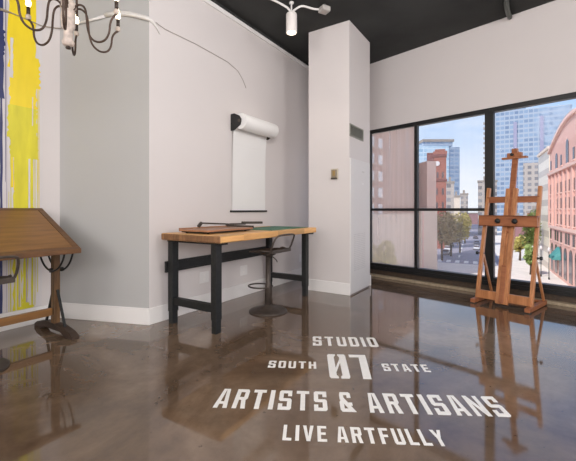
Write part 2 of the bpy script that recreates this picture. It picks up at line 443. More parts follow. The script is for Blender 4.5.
# wall sockets on the bench wall
def socket(u, z, label, kind):
    r = empty('wall_socket', PA(u, 0) + (z,), TH, label=label, cat='socket')
    w = .095 if kind == 2 else .045
    MB().box(-w * .8, w * .8, -.008, 0, -.068, .068).build('cover_plate', M['plastic'], r, bevel=.003)
    for k in ((-1, 1)):
        MB().box(-.018, .018, -.0095, -.0075, k * .028 - .018, k * .028 + .018).build('receptacle', M['trimw'], r)
socket(.773, .376, 'white wall socket plate under the bench, nearest its left end', 'n' and 2)
socket(1.516, .355, 'white wall socket plate under the bench, behind the stool', 2)
socket(3.04, .353, 'small white wall socket plate beyond the bench, beside the column', 1)

# ------------------------------------------------------------------ workbench
bu, bv = 1.05, .49
BR = TH + math.radians(1.5)
bx, by = PA(bu, bv)
wb = empty('workbench', (bx, by, 0), BR, label='long workbench with butcher block top and black steel legs', cat='workbench')
HL, HD = .975, .41
m = MB().box(-HL, HL, -HD, HD, .885, .955)
top = m.build('worktop', [M['bench'], M['benchend']], wb, bevel=.012)
for p in top.data.polygons:
    if abs(p.normal.x) > .9: p.material_index = 1
for sx in (-1, 1):
    lx = -.86 if sx < 0 else .93
    for sy in (-.255, .355):
        cx, cy = lx, sy
        lg = MB().box(cx - .042, cx + .042, cy - .034, cy + .034, .13, .862).build('leg', M['blacksteel'], wb, bevel=.004)
        MB().box(cx - .036, cx + .036, cy - .030, cy + .030, .0, .16).build('foot', M['blacksteel'], lg, bevel=.003)
    MB().box(lx - .03, lx + .03, -.22, .32, .20, .275).build('side_stretcher', M['blacksteel'], wb, bevel=.003)
    MB().box(lx - .05, lx + .05, -.36, .39, .862, .885).build('top_bracket', M['blacksteel'], wb, bevel=.002)
MB().box(-.925, .965, .398, .412, .54, .65).box(-.925, .965, .389, .414, .638, .655).box(-.925, .965, .389, .414, .535, .553).build('rear_stretcher', M['blacksteel'], wb, bevel=.002)

def on_bench(u, v): return PA(u, v)
TOPZ = .955
# paper cutter
pc = empty('paper_cutter', on_bench(.54, .45) + (TOPZ,), BR, label='wooden guillotine paper cutter with black blade arm on the workbench', cat='paper cutter')
MB().box(-.34, .34, -.19, .19, 0.008, .02).build('base', M['blacksteel'], pc, bevel=.003)
MB().box(-.36, .37, -.21, .21, .02, .04).build('cutting_board', M['board'], pc, bevel=.005)
MB().box(-.36, .37, .19, .21, .04, .052).build('guide_rail', M['board'], pc, bevel=.003)
for sx in (-1, 1):
    for sy in (-1, 1): MB().lathe([(.014, 0), (.014, .014)], (sx * .3, sy * .15, 0), 10).build('foot', M['blacksteel'], pc)
MB().box(.37, .385, -.21, .21, .03, .06).build('metal_edge', M['bronze'], pc)
ba = MB().bar((-.05, .19, .094), (.40, .17, .068), .018, .018).bar((.40, .17, .068), (.62, .10, .066), .02, .022).build('blade_arm', M['bronze'], pc, bevel=.003)
MB().bar((.58, .12, .082), (.86, .02, .076), .05, .03).build('handle', M['bronze'], ba, bevel=.006)
MB().bar((-.10, .19, .056), (-.05, .19, .10), .03, .03, up=(1, 0, 0)).build('pivot_post', M['bronze'], pc, bevel=.003)
# cutting mat
cm = MB().box(-.44, .44, -.30, .26, 0, .006).build('cutting_mat', M['green'], loc=on_bench(1.50, .5) + (TOPZ,), rotz=BR)
tag(cm, 'dark green cutting mat lying on the right half of the workbench', 'cutting mat')

# ------------------------------------------------------------------ stools
def make_stool():
    r = empty('stool', (0, 0, 0))
    bs = MB().lathe([(.225, 0), (.225, .012), (.20, .024), (.12, .045), (.055, .065), (.042, .085)], seg=40).build('base', M['bronze'], r)
    MB().lathe([(.042, .06), (.036, .30), (.036, .33), (.030, .34), (.030, .66)], seg=20).build('pedestal', M['bronze'], r)
    # foot ring towards +y (front)
    pts = [(.135 * math.sin(a), .115 - .15 * math.cos(a), .285) for a in [2 * PI * k / 20 for k in range(20)]]
    MB().tube(pts, .009, closed=True).build('foot_ring', M['bronze'], r)
    MB().lathe([(.05, .655), (.09, .672), (.09, .68)], seg=20).build('seat_plate', M['bronze'], r)
    # tractor seat: dished disc
    n, vs, fs = 32, [], []
    rings = [0.0, .07, .14, .19, .215, .225]
    for i, rr in enumerate(rings):
        for k in range(n):
            a = 2 * PI * k / n
            q = rr / .225
            y = math.sin(a) * rr * .92; x = math.cos(a) * rr * 1.08
            z = .688 + .022 * q ** 2 + (.02 * q * q if math.sin(a) < 0 else 0) + .012 * q * q * math.cos(2 * a)
            vs.append((x, y, z))
    for i in range(len(rings) - 1):
        for k in range(n):
            k2 = (k + 1) % n
            fs.append((i * n + k, i * n + k2, (i + 1) * n + k2, (i + 1) * n + k))
    st = MB().add(vs, fs, 0, True).build('seat', M['bronze'], r)
    sm = st.modifiers.new('solid', 'SOLIDIFY'); sm.thickness = .014; sm.offset = 0
    # backrest loop at -y
    pts = [(-.15, -.10, .70), (-.20, -.17, .715), (-.20, -.235, .875), (-.16, -.265, .915), (.16, -.265, .915), (.20, -.235, .875), (.20, -.17, .715), (.15, -.10, .70)]
    bk = MB().tube(pts, .0105, smooth_path=2).build('backrest', M['bronze'], r)
    MB().box(-.19, .19, -.20, -.165, .705, .745).build('back_band', M['bronze'], bk, bevel=.004)
    MB().tube([(.06, .02, .66), (.12, -.03, .60), (.13, -.04, .565)], .006, smooth_path=1).build('lever', M['bronze'], r)
    return r
st = make_stool()
px_, py_ = PA(1.085, .74)
st.location = (-.234, 4.256, 0); st.rotation_euler = (0, 0, TH)
tag(st, 'dark bronze pedestal stool tucked under the workbench', 'stool', 'dark bronze pedestal stools')
st2 = copy_tree(st); st2.location = (-2.345, 2.67, 0); st2.rotation_euler = (0, 0, TH + .1)
st2['label'] = 'dark bronze pedestal stool at the drafting table, cut off by the left picture edge'
for ch in st2.children:
    if ch.name.startswith(('seat', 'backrest', 'lever')): ch.location.z -= .06

# ------------------------------------------------------------------ drafting table
dtp = PG(-.95, .47)
dt = empty('drafting_table', dtp + (0,), TH, label='old oak drafting table with tilted top before the drip mural', cat='drafting table')
# local x along u (deeper), y towards wall (-v).  top: x -.75..+.75, y from -.38 (front, low) to +.41 (back, high)
def dz(y): return .835 + (y + .38) / .79 * (1.217 - .835)
m = MB()
def slab(m, x0, x1, y0, y1, lo, hi, mi=0):
    m.hexa([(x0, y0, dz(y0) + lo), (x1, y0, dz(y0) + lo), (x1, y1, dz(y1) + lo), (x0, y1, dz(y1) + lo),
            (x0, y0, dz(y0) + hi), (x1, y0, dz(y0) + hi), (x1, y1, dz(y1) + hi), (x0, y1, dz(y1) + hi)], mi)
slab(m, -.69, .69, -.33, .36, -.04, 0)
tb = m.build('tabletop', M['draftwood'], dt, bevel=.002)
m = MB()
slab(m, -.75, .75, -.38, -.332, -.042, .001)
m.build('front_edge', M['draftedge'], dt, bevel=.006)
m = MB(); slab(m, -.75, .75, .362, .41, -.042, .001)
m.build('rear_edge', M['draftedge'], dt, bevel=.006)
for a_, b_ in ((-.75, -.692), (.692, .75)):
    m = MB(); slab(m, a_, b_, -.33, .36, -.042, .001)
    m.build('breadboard_end', M['draftedge'], dt, bevel=.006)
for a_, b_ in ((-.29, -.25), (.22, .26)):
    m = MB(); slab(m, -.62, .62, a_, b_, -.085, -.042)
    m.build('under_rail', M['draftedge'], dt, bevel=.003)
for sx in (-.695, .695):
    ps = MB().box(sx - .028, sx + .028, -.036, .036, .07, .95).build('post', M['draftpost'], dt, bevel=.006)
    # arched foot, long along y
    prof = [(-.385, 0), (-.24, 0), (-.17, .035), (.17, .035), (.24, 0), (.375, 0), (.375, .03), (.32, .06), (.14, .095), (-.14, .095), (-.32, .06), (-.385, .03)]
    n = len(prof)
    w = .034
    vs = [(sx - w, y, z) for y, z in prof] + [(sx + w, y, z) for y, z in prof]
    fs = [list(range(n)), list(range(n, 2 * n))[::-1]] + [(i, n + i, n + (i + 1) % n, (i + 1) % n) for i in range(n)]
    MB().add(vs, fs).build('foot', M['oldwood'], dt, bevel=.003)
    for sy in (-1, 1):
        MB().bar((sx, sy * .19, .075), (sx, sy * .04, .42), .016, .02, up=(1, 0, 0)).build('brace', M['blacksteel'], dt)
    for off in (-.037, .037):
        pts = [(sx + off, -.27 * math.cos(a), .875 - .27 * math.sin(a)) for a in [PI * k / 28 for k in range(29)]]
        pts = [p for p in pts if p[2] < dz(p[1]) - .03]
        MB().tube(pts, .009).build('tilt_arc', M['blacksteel'], dt)
    MB().lathe([(.022, -.05), (.022, .068)], (sx, 0, .61), 14, axis=(1, 0, 0)).build('tilt_knob', M['blacksteel'], dt)
MB().box(-.66, .66, -.022, .022, .175, .245).build('stretcher', M['draftpost'] if False else M['draftwood'], dt, bevel=.005)

# ------------------------------------------------------------------ mural on the left wall
mu = empty('drip_mural', PG(-.18, .0) + (BB + .005,), TH, label='abstract mural of dripping yellow and navy paint on the left wall', cat='mural')
mh = CEIL - BB - .01
MB().box(-2.6, 0, -.005, 0, 0, mh).build('painted_ground', M['muralwhite'], mu)
rnd = random.Random(11)
def stripes(mats, name, spec):
    m = MB()
    for x0, x1, z0, z1, mi in spec:
        # ragged edges: slightly wobbling strip
        n = 14; L_, R_ = [], []
        wob = min(.012, (x1 - x0) * .18)
        for k in range(n + 1):
            z = z0 + (z1 - z0) * k / n
            L_.append((x0 + rnd.uniform(-wob, wob), z)); R_.append((x1 + rnd.uniform(-wob, wob), z))
        y = -.0065 - mi * .0012 - spec.index((x0, x1, z0, z1, mi)) * .00008
        vs = [(x, y, z) for x, z in L_] + [(x, y, z) for x, z in R_]
        fs = [(k, n + 1 + k, n + 2 + k, k + 1) for k in range(n)]
        m.add(vs, fs, 0)
    m.build(name, mats, mu)['kind'] = 'stuff'
# x: 0 is the right edge; the picture's left edge is at about x=-.367
sp = [(-.300, -.055, 2.45, mh, 0), (-.275, -.022, 2.30, 2.62, 0), (-.29, -.05, 1.95, 2.35, 0)]
for k in range(5):
    x = rnd.uniform(-.30, -.06); sp.append((x, x + rnd.uniform(.006, .02), rnd.uniform(.9, 1.4), mh, 0))
sp += [(-.045, -.038, 1.2, 2.5, 0), (-.032, -.026, 1.0, 2.4, 0)]
stripes(M['yellow'], 'yellow_paint', sp)
sp = [(-.305, -.05, 1.75, 2.08, 1), (-.285, -.045, 1.55, 1.9, 1), (-.25, -.085, 1.0, 1.65, 1), (-.262, -.185, .0, 1.2, 1), (-.17, -.13, .0, 1.3, 1), (-.10, -.085, 0, 1.9, 1), (-.07, -.063, .02, 1.6, 1), (-.045, -.04, .15, 2.2, 1), (-.25, -.08, 0, .03, 2), (-.19, -.12, 0, .065, 2), (-.285, -.277, 0, 1.8, 1), (-.30, -.296, 0, 1.2, 1)]
stripes(M['yellowgreen'], 'yellow_green_drip', sp)
sp = [(-.285, -.262, 2.35, 2.75, 2), (-.128, -.112, .2, 1.55, 2), (-.20, -.194, 0, .9, 2), (-.094, -.085, 1.9, 2.2, 3), (-.24, -.232, .0, .7, 3), (-.295, -.283, .6, 1.45, 3), (-.275, -.262, .5, 1.2, 3)]
stripes(M['muralwhite'], 'white_drip', sp)
sp = [(-.318, -.313, 0, 3.2, 1), (-.15, -.138, 0, .6, 2), (-.215, -.205, 0, .5, 2)]
stripes(M['lavender'], 'lavender_drip', sp)
sp = [(-.42, -.343, 2.12, mh, 1), (-.39, -.330, 2.55, 2.8, 1), (-.37, -.350, 0, 2.2, 1), (-.50, -.38, 0, mh, 1), (-.327, -.323, 1.3, mh, 1)]
for k in range(6):
    x = rnd.uniform(-2.5, -1.2); sp.append((x, x + rnd.uniform(.03, .2), rnd.uniform(0, 1.5), mh, 1))
stripes(M['navy'], 'navy_paint', sp)
sp = []
for k in range(6):
    x = rnd.uniform(-2.5, -.6); sp.append((x, x + rnd.uniform(.05, .2), rnd.uniform(0, 1.2), mh, 2))
stripes(M['yellow'], 'yellow_paint', sp)

# ------------------------------------------------------------------ paper roll holder on the bench wall
t0, t1 = 1.255, 2.02
ph = empty('paper_roll', PA(t0, 0) + (2.365,), TH, label='white drawing paper roll in a black wall bracket above the workbench', cat='paper roll')
Lr = t1 - t0 + .0
MB().lathe([(.103, .012), (.105, .02), (.105, Lr - .02), (.103, Lr - .012)], (0, -.155, 0), 40, axis=(1, 0, 0)).build('roll', M['paper'], ph)
for x in (-.006, Lr - .006):
    prof = [(0, -.115), (0, .105), (-.06, .11), (-.15, .07), (-.185, .02), (-.17, -.05), (-.06, -.115)]
    vs = [(x, y, z) for y, z in prof] + [(x + .012, y, z) for y, z in prof]; n = len(prof)
    MB().add(vs, [list(range(n)), list(range(n, 2 * n))[::-1]] + [(i, n + i, n + (i + 1) % n, (i + 1) % n) for i in range(n)]).build('bracket', M['blacksteel'], ph, bevel=.003)
MB().lathe([(.02, -.02), (.02, Lr + .02)], (0, -.155, 0), 14, axis=(1, 0, 0)).build('spindle', M['bronze'], ph)
# paper comes off the back of the roll and hangs near the wall
pts = [(-.052, -.02), (-.035, -.12), (-.022, -.3), (-.015, -.6), (-.013, -1.185)]
m = MB(); vs = []
for y, z in pts: vs += [(.015, y, z), (Lr - .015, y, z)]
for y, z in pts: vs += [(.015, y + .002, z), (Lr - .015, y + .002, z)]
k2 = len(pts) * 2
fs = [(2 * i, 2 * i + 1, 2 * i + 3, 2 * i + 2) for i in range(len(pts) - 1)] + [(k2 + 2 * i + 2, k2 + 2 * i + 3, k2 + 2 * i + 1, k2 + 2 * i) for i in range(len(pts) - 1)]
m.add(vs, fs).build('paper_sheet', M['paper'], ph)
MB().box(-.02, Lr + .02, -.026, 0, -1.20, -1.175).build('cutter_bar', M['blacksteel'], ph, bevel=.003)

# ------------------------------------------------------------------ conduit and cord on the walls
def hit(px, py, p, d, off=0):
    """pixel of the photograph -> point on the vertical plane through p with direction d"""
    k = (px - 288) / F
    t = (k * p[1] - p[0]) / (d[0] - k * d[1])
    Y = p[1] + d[1] * t; X = p[0] + d[0] * t
    return (X, Y, CAMH + (HORIZON - py) * Y / F)
gp = (G[0] + gn[0] * .02, G[1] + gn[1] * .02); gdd = (gd.x, gd.y)
wp = PA(0, .012); mp_ = PG(0, .016)
pts = [hit(105, 15, gp, gdd), hit(118, 13.2, gp, gdd), hit(130, 14, gp, gdd), hit(146, 18, gp, gdd), PA(-.02, .02) + (hit(149, 19, gp, gdd)[2],), hit(153, 22, wp, (UX, UY)), hit(157, 28, wp, (UX, UY)), hit(159.5, 34, wp, (UX, UY))]
cd_ = MB().tube(pts, [.022, .026, .026, .024, .022, .016, .008, .004], 10).build('conduit_pipe', M['conduit'])
tag(cd_, 'white conduit bending round the corner of the gray wall', 'conduit')
pts = [hit(0, 9, mp_, (UX, UY)), hit(6, 11, mp_, (UX, UY)), hit(13, 13.5, mp_, (UX, UY)), hit(28, 20, mp_, (UX, UY)), hit(42, 26, mp_, (UX, UY)), hit(55, 28, mp_, (UX, UY)), hit(60, 28.2, gp, gdd), hit(66, 27, gp, gdd)]
cb_ = MB().tube(pts, [.014, .012, .006, .005, .005, .005, .005, .006], 8).build('wall_cable', M['cordbrown']); tag(cb_, 'thin brown cable sagging across the mural behind the chandelier', 'cable')
pts = [hit(75, 24, gp, gdd), hit(90, 20.5, gp, gdd), hit(105, 16, gp, gdd)]
cb2 = MB().tube(pts, [.010, .013, .016], 8).build('wall_cable', M['conduit']); tag(cb2, 'pale cable on the gray wall between the chandelier hub and the white conduit', 'cable')
pts = [hit(156, 22.5, wp, (UX, UY)), hit(165, 29, wp, (UX, UY)), hit(196, 44, wp, (UX, UY)), hit(228, 62, wp, (UX, UY)), hit(238, 71, wp, (UX, UY)), hit(243, 80, wp, (UX, UY)), hit(246, 88, wp, (UX, UY))]
ck = MB().tube(pts, .0035, 6).build('wall_wire', M['cord']); tag(ck, 'thin gray wire running across the white wall above the paper roll', 'wire')

# ------------------------------------------------------------------ chandelier
CH = (-1.575, 2.58)
cz = 1.2
ch = empty('chandelier', (CH[0], CH[1], CEIL), label='candle chandelier with curved iron arms and whitewashed hub at upper left', cat='chandelier')
def zz(h): return cz + h - CEIL       # h above the camera
MB().lathe([(.004, zz(1.148)), (.017, zz(1.153)), (.017, zz(1.165)), (.008, zz(1.175))], seg=16).build('finial', M['candle'], ch)
MB().lathe([(.010, zz(1.17)), (.036, zz(1.18)), (.040, zz(1.20)), (.029, zz(1.225)), (.029, zz(1.28)), (.044, zz(1.31)), (.048, zz(1.38)), (.040, zz(1.43)), (.052, zz(1.445)), (.052, zz(1.475)), (.032, zz(1.50)), (.030, zz(1.62)), (.044, zz(1.68)), (.034, zz(1.75)), (.012, zz(1.78))], seg=20).build('hub', M['hub'], ch)
MB().tube([(0, 0, zz(1.76)), (0, 0, -.04)], .007, 8).build('stem', M['iron'], ch)
MB().lathe([(.012, -.07), (.055, -.03), (.06, 0)], seg=20).build('canopy', M['iron'], ch)
prof = [(.035, 1.43), (.055, 1.462), (.09, 1.47), (.122, 1.445), (.132, 1.38), (.136, 1.30), (.16, 1.225), (.215, 1.195), (.27, 1.215), (.296, 1.27), (.300, 1.34), (.325, 1.385), (.345, 1.40)]
for k in range(6):
    az = math.radians((0, 46, 112, 168, 235, 296)[k])
    ca, sa = math.cos(az), math.sin(az)
    arm = MB().tube([(r * ca, r * sa, zz(h)) for r, h in prof], .0075, 8, smooth_path=2).build('arm', M['iron'], ch)
    x, y = .345 * ca, .345 * sa
    MB().lathe([(.008, zz(1.398)), (.017, zz(1.405)), (.018, zz(1.425)), (.013, zz(1.435))], (x, y, 0), 14).build('candle_cup', M['bulbtip'], arm)
    MB().lathe([(.0125, zz(1.432)), (.0125, zz(1.492))], (x, y, 0), 14).build('candle_sleeve', M['candle'], arm)
    MB().lathe([(.009, zz(1.49)), (.017, zz(1.51)), (.018, zz(1.527)), (.011, zz(1.555)), (.003, zz(1.578))], (x, y, 0), 14).build('bulb', M['bulb'], arm)
# thin rods from the hub up (dark straps beside the hub)
for k in range(3):
    az = math.radians(30 + 120 * k)
    MB().tube([(.055 * math.cos(az), .055 * math.sin(az), zz(1.40)), (.05 * math.cos(az), .05 * math.sin(az), zz(1.60)), (.012 * math.cos(az), .012 * math.sin(az), zz(1.84))], .008, 8).build('strap', M['iron'], ch)

# ------------------------------------------------------------------ ceiling lamp and conduits
def ceiling_spot(x, y, label, grp=None):
    r = empty('ceiling_spot', (x, y, CEIL), label=label, cat='lamp', group=grp)
    MB().lathe([(.055, -.39), (.069, -.392), (.070, -.385), (.070, -.16), (.062, -.145), (.02, -.14)], seg=28).build('lamp_shade', M['lampbody'], r)
    MB().lathe([(.050, -.396), (.056, -.393), (.056, -.386)], seg=28).build('lamp_face', M['lampface'], r)
    MB().lathe([(.010, -.15), (.010, -.02), (.03, -.018), (.03, 0)], seg=16).build('mount', M['conduit'], r)
    return r
ceiling_spot(.045, 4.6, 'white cylinder spot lamp on the black ceiling left of the column')
pts = [(.05, 4.6, 3.725), (.10, 4.6, 3.765), (.18, 4.60, 3.81), (.30, 4.61, 3.775), (.37, 4.63, 3.775), (.395, 4.635, 3.78)]
c1 = MB().tube(pts, .014, 8, smooth_path=2).build('conduit_run', M['conduit']); tag(c1, 'curved white conduit joining the spot lamp to the junction box', 'conduit')
pts = [(.04, 4.6, 3.725), (-.03, 4.55, 3.775), (-.35, 4.38, 3.83), (-1.4, 3.0, 3.83), (-1.5, 2.62, 3.83)]
c2 = MB().tube(pts, .014, 8, smooth_path=1).build('conduit_run', M['conduit']); tag(c2, 'straight white conduit leaving the spot lamp towards the chandelier', 'conduit')
jb = empty('junction_box', (.47, 4.65, 3.85), .5, label='white junction box on the black ceiling near the column', cat='junction box')
MB().box(-.06, .06, -.06, .06, -.10, -.035).build('box_body', M['boxgray'], jb, bevel=.012)
MB().tube([(0, 0, -.04), (0, 0, 0)], .02, 10).build('nipple', M['braid'], jb)
MB().lathe([(.04, -.102), (.04, -.098)], (0, 0, 0), 16).build('knockout_plate', M['cord'], jb)
pts = [(3.02, 4.90, 3.815), (2.86, 4.70, 3.81), (2.70, 4.46, 3.81), (2.5, 4.0, 3.82), (2.5, 3.0, 3.82)]
c3 = MB().tube(pts, .03, 10, smooth_path=1).build('ceiling_hose', M['braid']); tag(c3, 'dark braided metal hose on the ceiling above the windows', 'hose')
# added fill lights without fixtures, out of view, to brighten the room
FILLS = [(-3.4, -2.2, 2.7, 450), (.8, -2.6, 2.7, 570), (5.3, -1.2, 2.7, 470), (.3, 2.5, 3.0, 60)]
def add_fill(x, y, z, e, col=(1, .975, .965)):
    l = bpy.data.lights.new('fill_light', 'POINT'); l.energy = e; l.shadow_soft_size = 1.3 if y < 0 else .4; l.color = col
    o = bpy.data.objects.new('fill_light', l); COL.objects.link(o); o.location = (x, y, z)
def room_spot(x, y, e, ang=2.7, size=.35, col=(1, .93, .89)):
    l = bpy.data.lights.new('ceiling_spot_light', 'SPOT'); l.energy = e; l.spot_size = ang; l.spot_blend = .5; l.shadow_soft_size = size; l.color = col
    o = bpy.data.objects.new('ceiling_spot_light', l); COL.objects.link(o); o.location = (x, y, 3.42); return o
for q in FILLS: add_fill(*q)
l = room_spot(.045, 4.6, 16, 1.9, .05, (1, .85, .7)); l.location.z = 3.45

# ------------------------------------------------------------------ floor lettering
def R(x0, y0, x1, y1): return [(x0, y0), (x1, y0), (x1, y1), (x0, y1)]
v_, h_ = .34, .15
GL = {
 'S': (1, [[(.12, 1), (1, 1), (1, .70), (.68, .70), (.68, 1 - h_), (0, 1 - h_), (0, .93)], R(0, .5, .34, 1 - h_), [(0, .5), (.12, .43), (.88, .43), (1, .5), (.88, .575), (.12, .575)], R(.66, .12, 1, .5), [(0, 0), (.88, 0), (1, .07), (1, h_), (.0, h_)], R(0, .12, .32, .30)]),
 'T': (1, [R(0, 1 - h_, 1, 1), R(.32, 0, .68, 1 - h_)]),
 'U': (1, [R(0, .1, v_, 1), R(1 - v_, .1, 1, 1), [(0, .1), (.12, 0), (.88, 0), (1, .1), (1, h_), (0, h_)]]),
 'D': (1, [R(0, 0, v_, 1), [(v_, 0), (.85, 0), (1, .1), (1, h_), (v_, h_)], [(v_, 1), (.85, 1), (1, .9), (1, 1 - h_), (v_, 1 - h_)], R(1 - v_, h_, 1, 1 - h_)]),
 'I': (.36, [R(0, 0, .36, 1)]),
 'O': (1, [R(0, .1, v_, .9), R(1 - v_, .1, 1, .9), [(0, .1), (.12, 0), (.88, 0), (1, .1), (1, h_), (0, h_)], [(0, .9), (.12, 1), (.88, 1), (1, .9), (1, 1 - h_), (0, 1 - h_)]]),
 'H': (1, [R(0, 0, v_, 1), R(1 - v_, 0, 1, 1), R(v_, .43, 1 - v_, .57)]),
 'A': (1.05, [[(0, 0), (.33, 0), (.52, 1), (.26, 1)], [(.72, 0), (1.05, 0), (.79, 1), (.52, 1)], [(.26, .20), (.80, .20), (.78, .32), (.28, .32)]]),
 'R': (1, [R(0, 0, v_, 1), [(v_, 1), (.88, 1), (1, .92), (1, 1 - h_), (v_, 1 - h_)], R(.68, .55, 1, 1 - h_), [(v_, .43), (.86, .43), (1, .52), (1, .57), (v_, .57)], [(.52, .43), (.86, .43), (1, 0), (.66, 0)]]),
 'E': (.9, [R(0, 0, v_, 1), R(v_, 1 - h_, .9, 1), R(v_, .43, .8, .57), R(v_, 0, .9, h_)]),
 'N': (1.05, [R(0, 0, .3, 1), R(.75, 0, 1.05, 1), [(.3, 1), (.0, 1), (.75, 0), (1.05, 0)]]),
 'L': (.85, [R(0, 0, v_, 1), R(v_, 0, .85, h_)]),
 'V': (1.05, [[(0, 1), (.34, 1), (.60, 0), (.36, 0)], [(.72, 1), (1.05, 1), (.72, 0), (.45, 0)]]),
 'F': (.88, [R(0, 0, v_, 1), R(v_, 1 - h_, .88, 1), R(v_, .43, .78, .57)]),
 'Y': (1.05, [[(0, 1), (.34, 1), (.68, .45), (.36, .45)], [(.72, 1), (1.05, 1), (.70, .45), (.40, .45)], R(.36, 0, .69, .46)]),
 '&': (1.15, [[(.12, 1), (.80, 1), (.92, .93), (.92, .70), (.62, .70), (.62, 1 - h_), (.05, 1 - h_)], R(.05, .60, .36, 1 - h_), [(.05, .62), (.36, .70), (1.15, 0), (.78, 0)], R(0, .1, .32, .48), [(0, .1), (.12, 0), (.75, 0), (.80, h_), (0, h_)], [(0, .46), (.34, .46), (.45, .55), (.12, .60)], R(.66, .30, .95, .45)]),
 '0': (1, [R(0, .06, .36, .94), R(.64, .06, 1, .94), [(0, .06), (.06, 0), (.44, 0), (.44, .06), (.36, .12), (0, .12)], [(1, .06), (.94, 0), (.56, 0), (.56, .06), (.64, .12), (1, .12)], [(0, .94), (.06, 1), (.44, 1), (.44, .94), (.36, .88), (0, .88)], [(1, .94), (.94, 1), (.56, 1), (.56, .94), (.64, .88), (1, .88)], [(.36, .22), (.64, .62), (.64, .78), (.36, .40)]]),
 '7': (.92, [R(0, .88, .92, 1), [(.52, .88), (.92, .88), (.80, 0), (.40, 0)]]),
}
TA = math.radians(-3.3)
tx, ty = math.cos(TA), math.sin(TA); ux, uy = -math.sin(TA), math.cos(TA)
fl_org = (.42, 2.2)
ft = empty('floor_lettering', fl_org + (0,), 0, label='white lettering painted on the polished floor, STUDIO 07 above ARTISTS & ARTISANS', cat='lettering')
def text(s, x, y, length, height, gap=.36, space=.60):
    w = 0; pos = []
    for chh in s:
        if chh == ' ': w += space; continue
        pos.append((chh, w)); w += GL[chh][0] + gap
    w -= gap
    k = length / w
    m = MB()
    for chh, x0 in pos:
        for pi_, poly in enumerate(GL[chh][1]):
            q = []
            for gx, gy in poly:
                a, b_ = (x0 + gx) * k, gy * height
                q.append((x + tx * a + ux * b_ - fl_org[0], y + ty * a + uy * b_ - fl_org[1]))
            m.prism(q, .0004, .0016 + .00005 * pi_)
    m.build('lettering_line', M['letter'], ft)
text('STUDIO', .22, 3.178, .578, .225)
text('SOUTH', -.154, 2.735, .368, .122)
text('07', .298, 2.562, .312, .425, gap=.2)
text('STATE', .716, 2.678, .343, .125)
text('ARTISTS & ARTISANS', -.457, 2.182, 1.758, .228)
text('LIVE ARTFULLY', -.03, 1.873, .848, .133)

# ------------------------------------------------------------------ easel
ea = math.atan2(-.775, .632)
eo = (2.56 + .022, 4.424 - .022)
es = empty('easel', eo + (0,), ea, label='stained wooden studio easel with crank mast standing by the windows', cat='easel')
LEAN = .245
def ly(z, y0=.10): return y0 + LEAN * z
for sx in (-1, 1):
    x = sx * .305
    MB().bar((x, -.03, .032), (x, .60, .032), .055, .05).build('runner', M['easelh'], es, bevel=.005)
    for yy in (0.0, .56): MB().box(x - .03, x + .03, yy - .03, yy + .03, 0, .012).build('foot_pad', M['blacksteel'], es)
    up = MB().bar((x, ly(.05), .05), (x * .98, ly(1.49), 1.49), .042, .05, up=(0, 1, 0)).build('upright', M['easel'], es, bevel=.005)
    bc = MB().bar((x * .98, ly(.62) + .02, .62), (x, .57, .05), .024, .035, up=(0, 1, 0)).build('brace', M['easel'], es, bevel=.003)
    MB().lathe([(.016, -.075), (.022, -.07), (.022, -.05), (.008, -.046), (.008, .03)], (x + .0 * sx, ly(.62), .62), 12, axis=(-sx, 0, 0)).build('knob', M['blacksteel'], up)
MB().box(-.305, .305, .085, .115, .06, .165).build('front_rail', M['easel'], es, bevel=.004)
MB().box(-.305, .305, .52, .56, .03, .06).build('rear_rail', M['easelh'], es, bevel=.004)
# lower mast with a central groove
m = MB()
for x0, x1, d in ((-.068, -.018, .05), (-.018, .018, .03), (.018, .068, .05)):
    m.bar(((x0 + x1) / 2, ly(.03) - .035 + (.05 - d) / 2, .03), ((x0 + x1) / 2, ly(1.47) - .035 + (.05 - d) / 2, 1.47), x1 - x0, d, up=(0, 1, 0))
m.build('lower_mast', M['easel'], es, bevel=.002)
MB().bar((0, ly(.05) - .06, .05), (0, ly(.50) - .06, .50), .05, .03, up=(0, 1, 0)).build('canvas_slide', M['easelh'], es, bevel=.003)
um = MB().bar((0, ly(.9) - .03, .9), (0, ly(1.97) - .03, 1.97), .066, .036, up=(0, 1, 0)).build('upper_mast', M['easelh'], es, bevel=.004)
MB().box(-.305, .305, ly(1.33) - .02, ly(1.33) + .012, 1.29, 1.37).build('cross_rail', M['easelh'], es, bevel=.004)
ty_ = ly(1.06)
tr = MB().box(-.335, .335, ty_ - .135, ty_ - .105, .985, 1.125).box(-.335, .335, ty_ - .135, ty_ - .025, 1.105, 1.125).box(-.335, .335, ty_ - .135, ty_ - .03, .985, 1.0).build('tray', M['easelh'], es, bevel=.004)
for x in (-.10, .095):
    MB().lathe([(.030, 0), (.034, .012), (.026, .03), (.010, .034)], (x, ty_ - .135, 1.055), 18, axis=(0, -1, 0)).build('tray_knob', M['blacksteel'], tr)
yt = ly(1.92) - .05
cl = MB().box(-.145, .145, yt - .055, yt + .02, 1.865, 1.89).box(-.085, .085, yt - .04, yt + .02, 1.89, 1.945).box(-.035, .035, yt - .03, yt + .02, 1.945, 2.0).build('canvas_clamp', M['easelh'], es, bevel=.004)
MB().lathe([(.018, 0), (.018, .03)], (-.02, yt - .04, 1.92), 12, axis=(0, -1, 0)).build('clamp_knob', M['blacksteel'], cl)

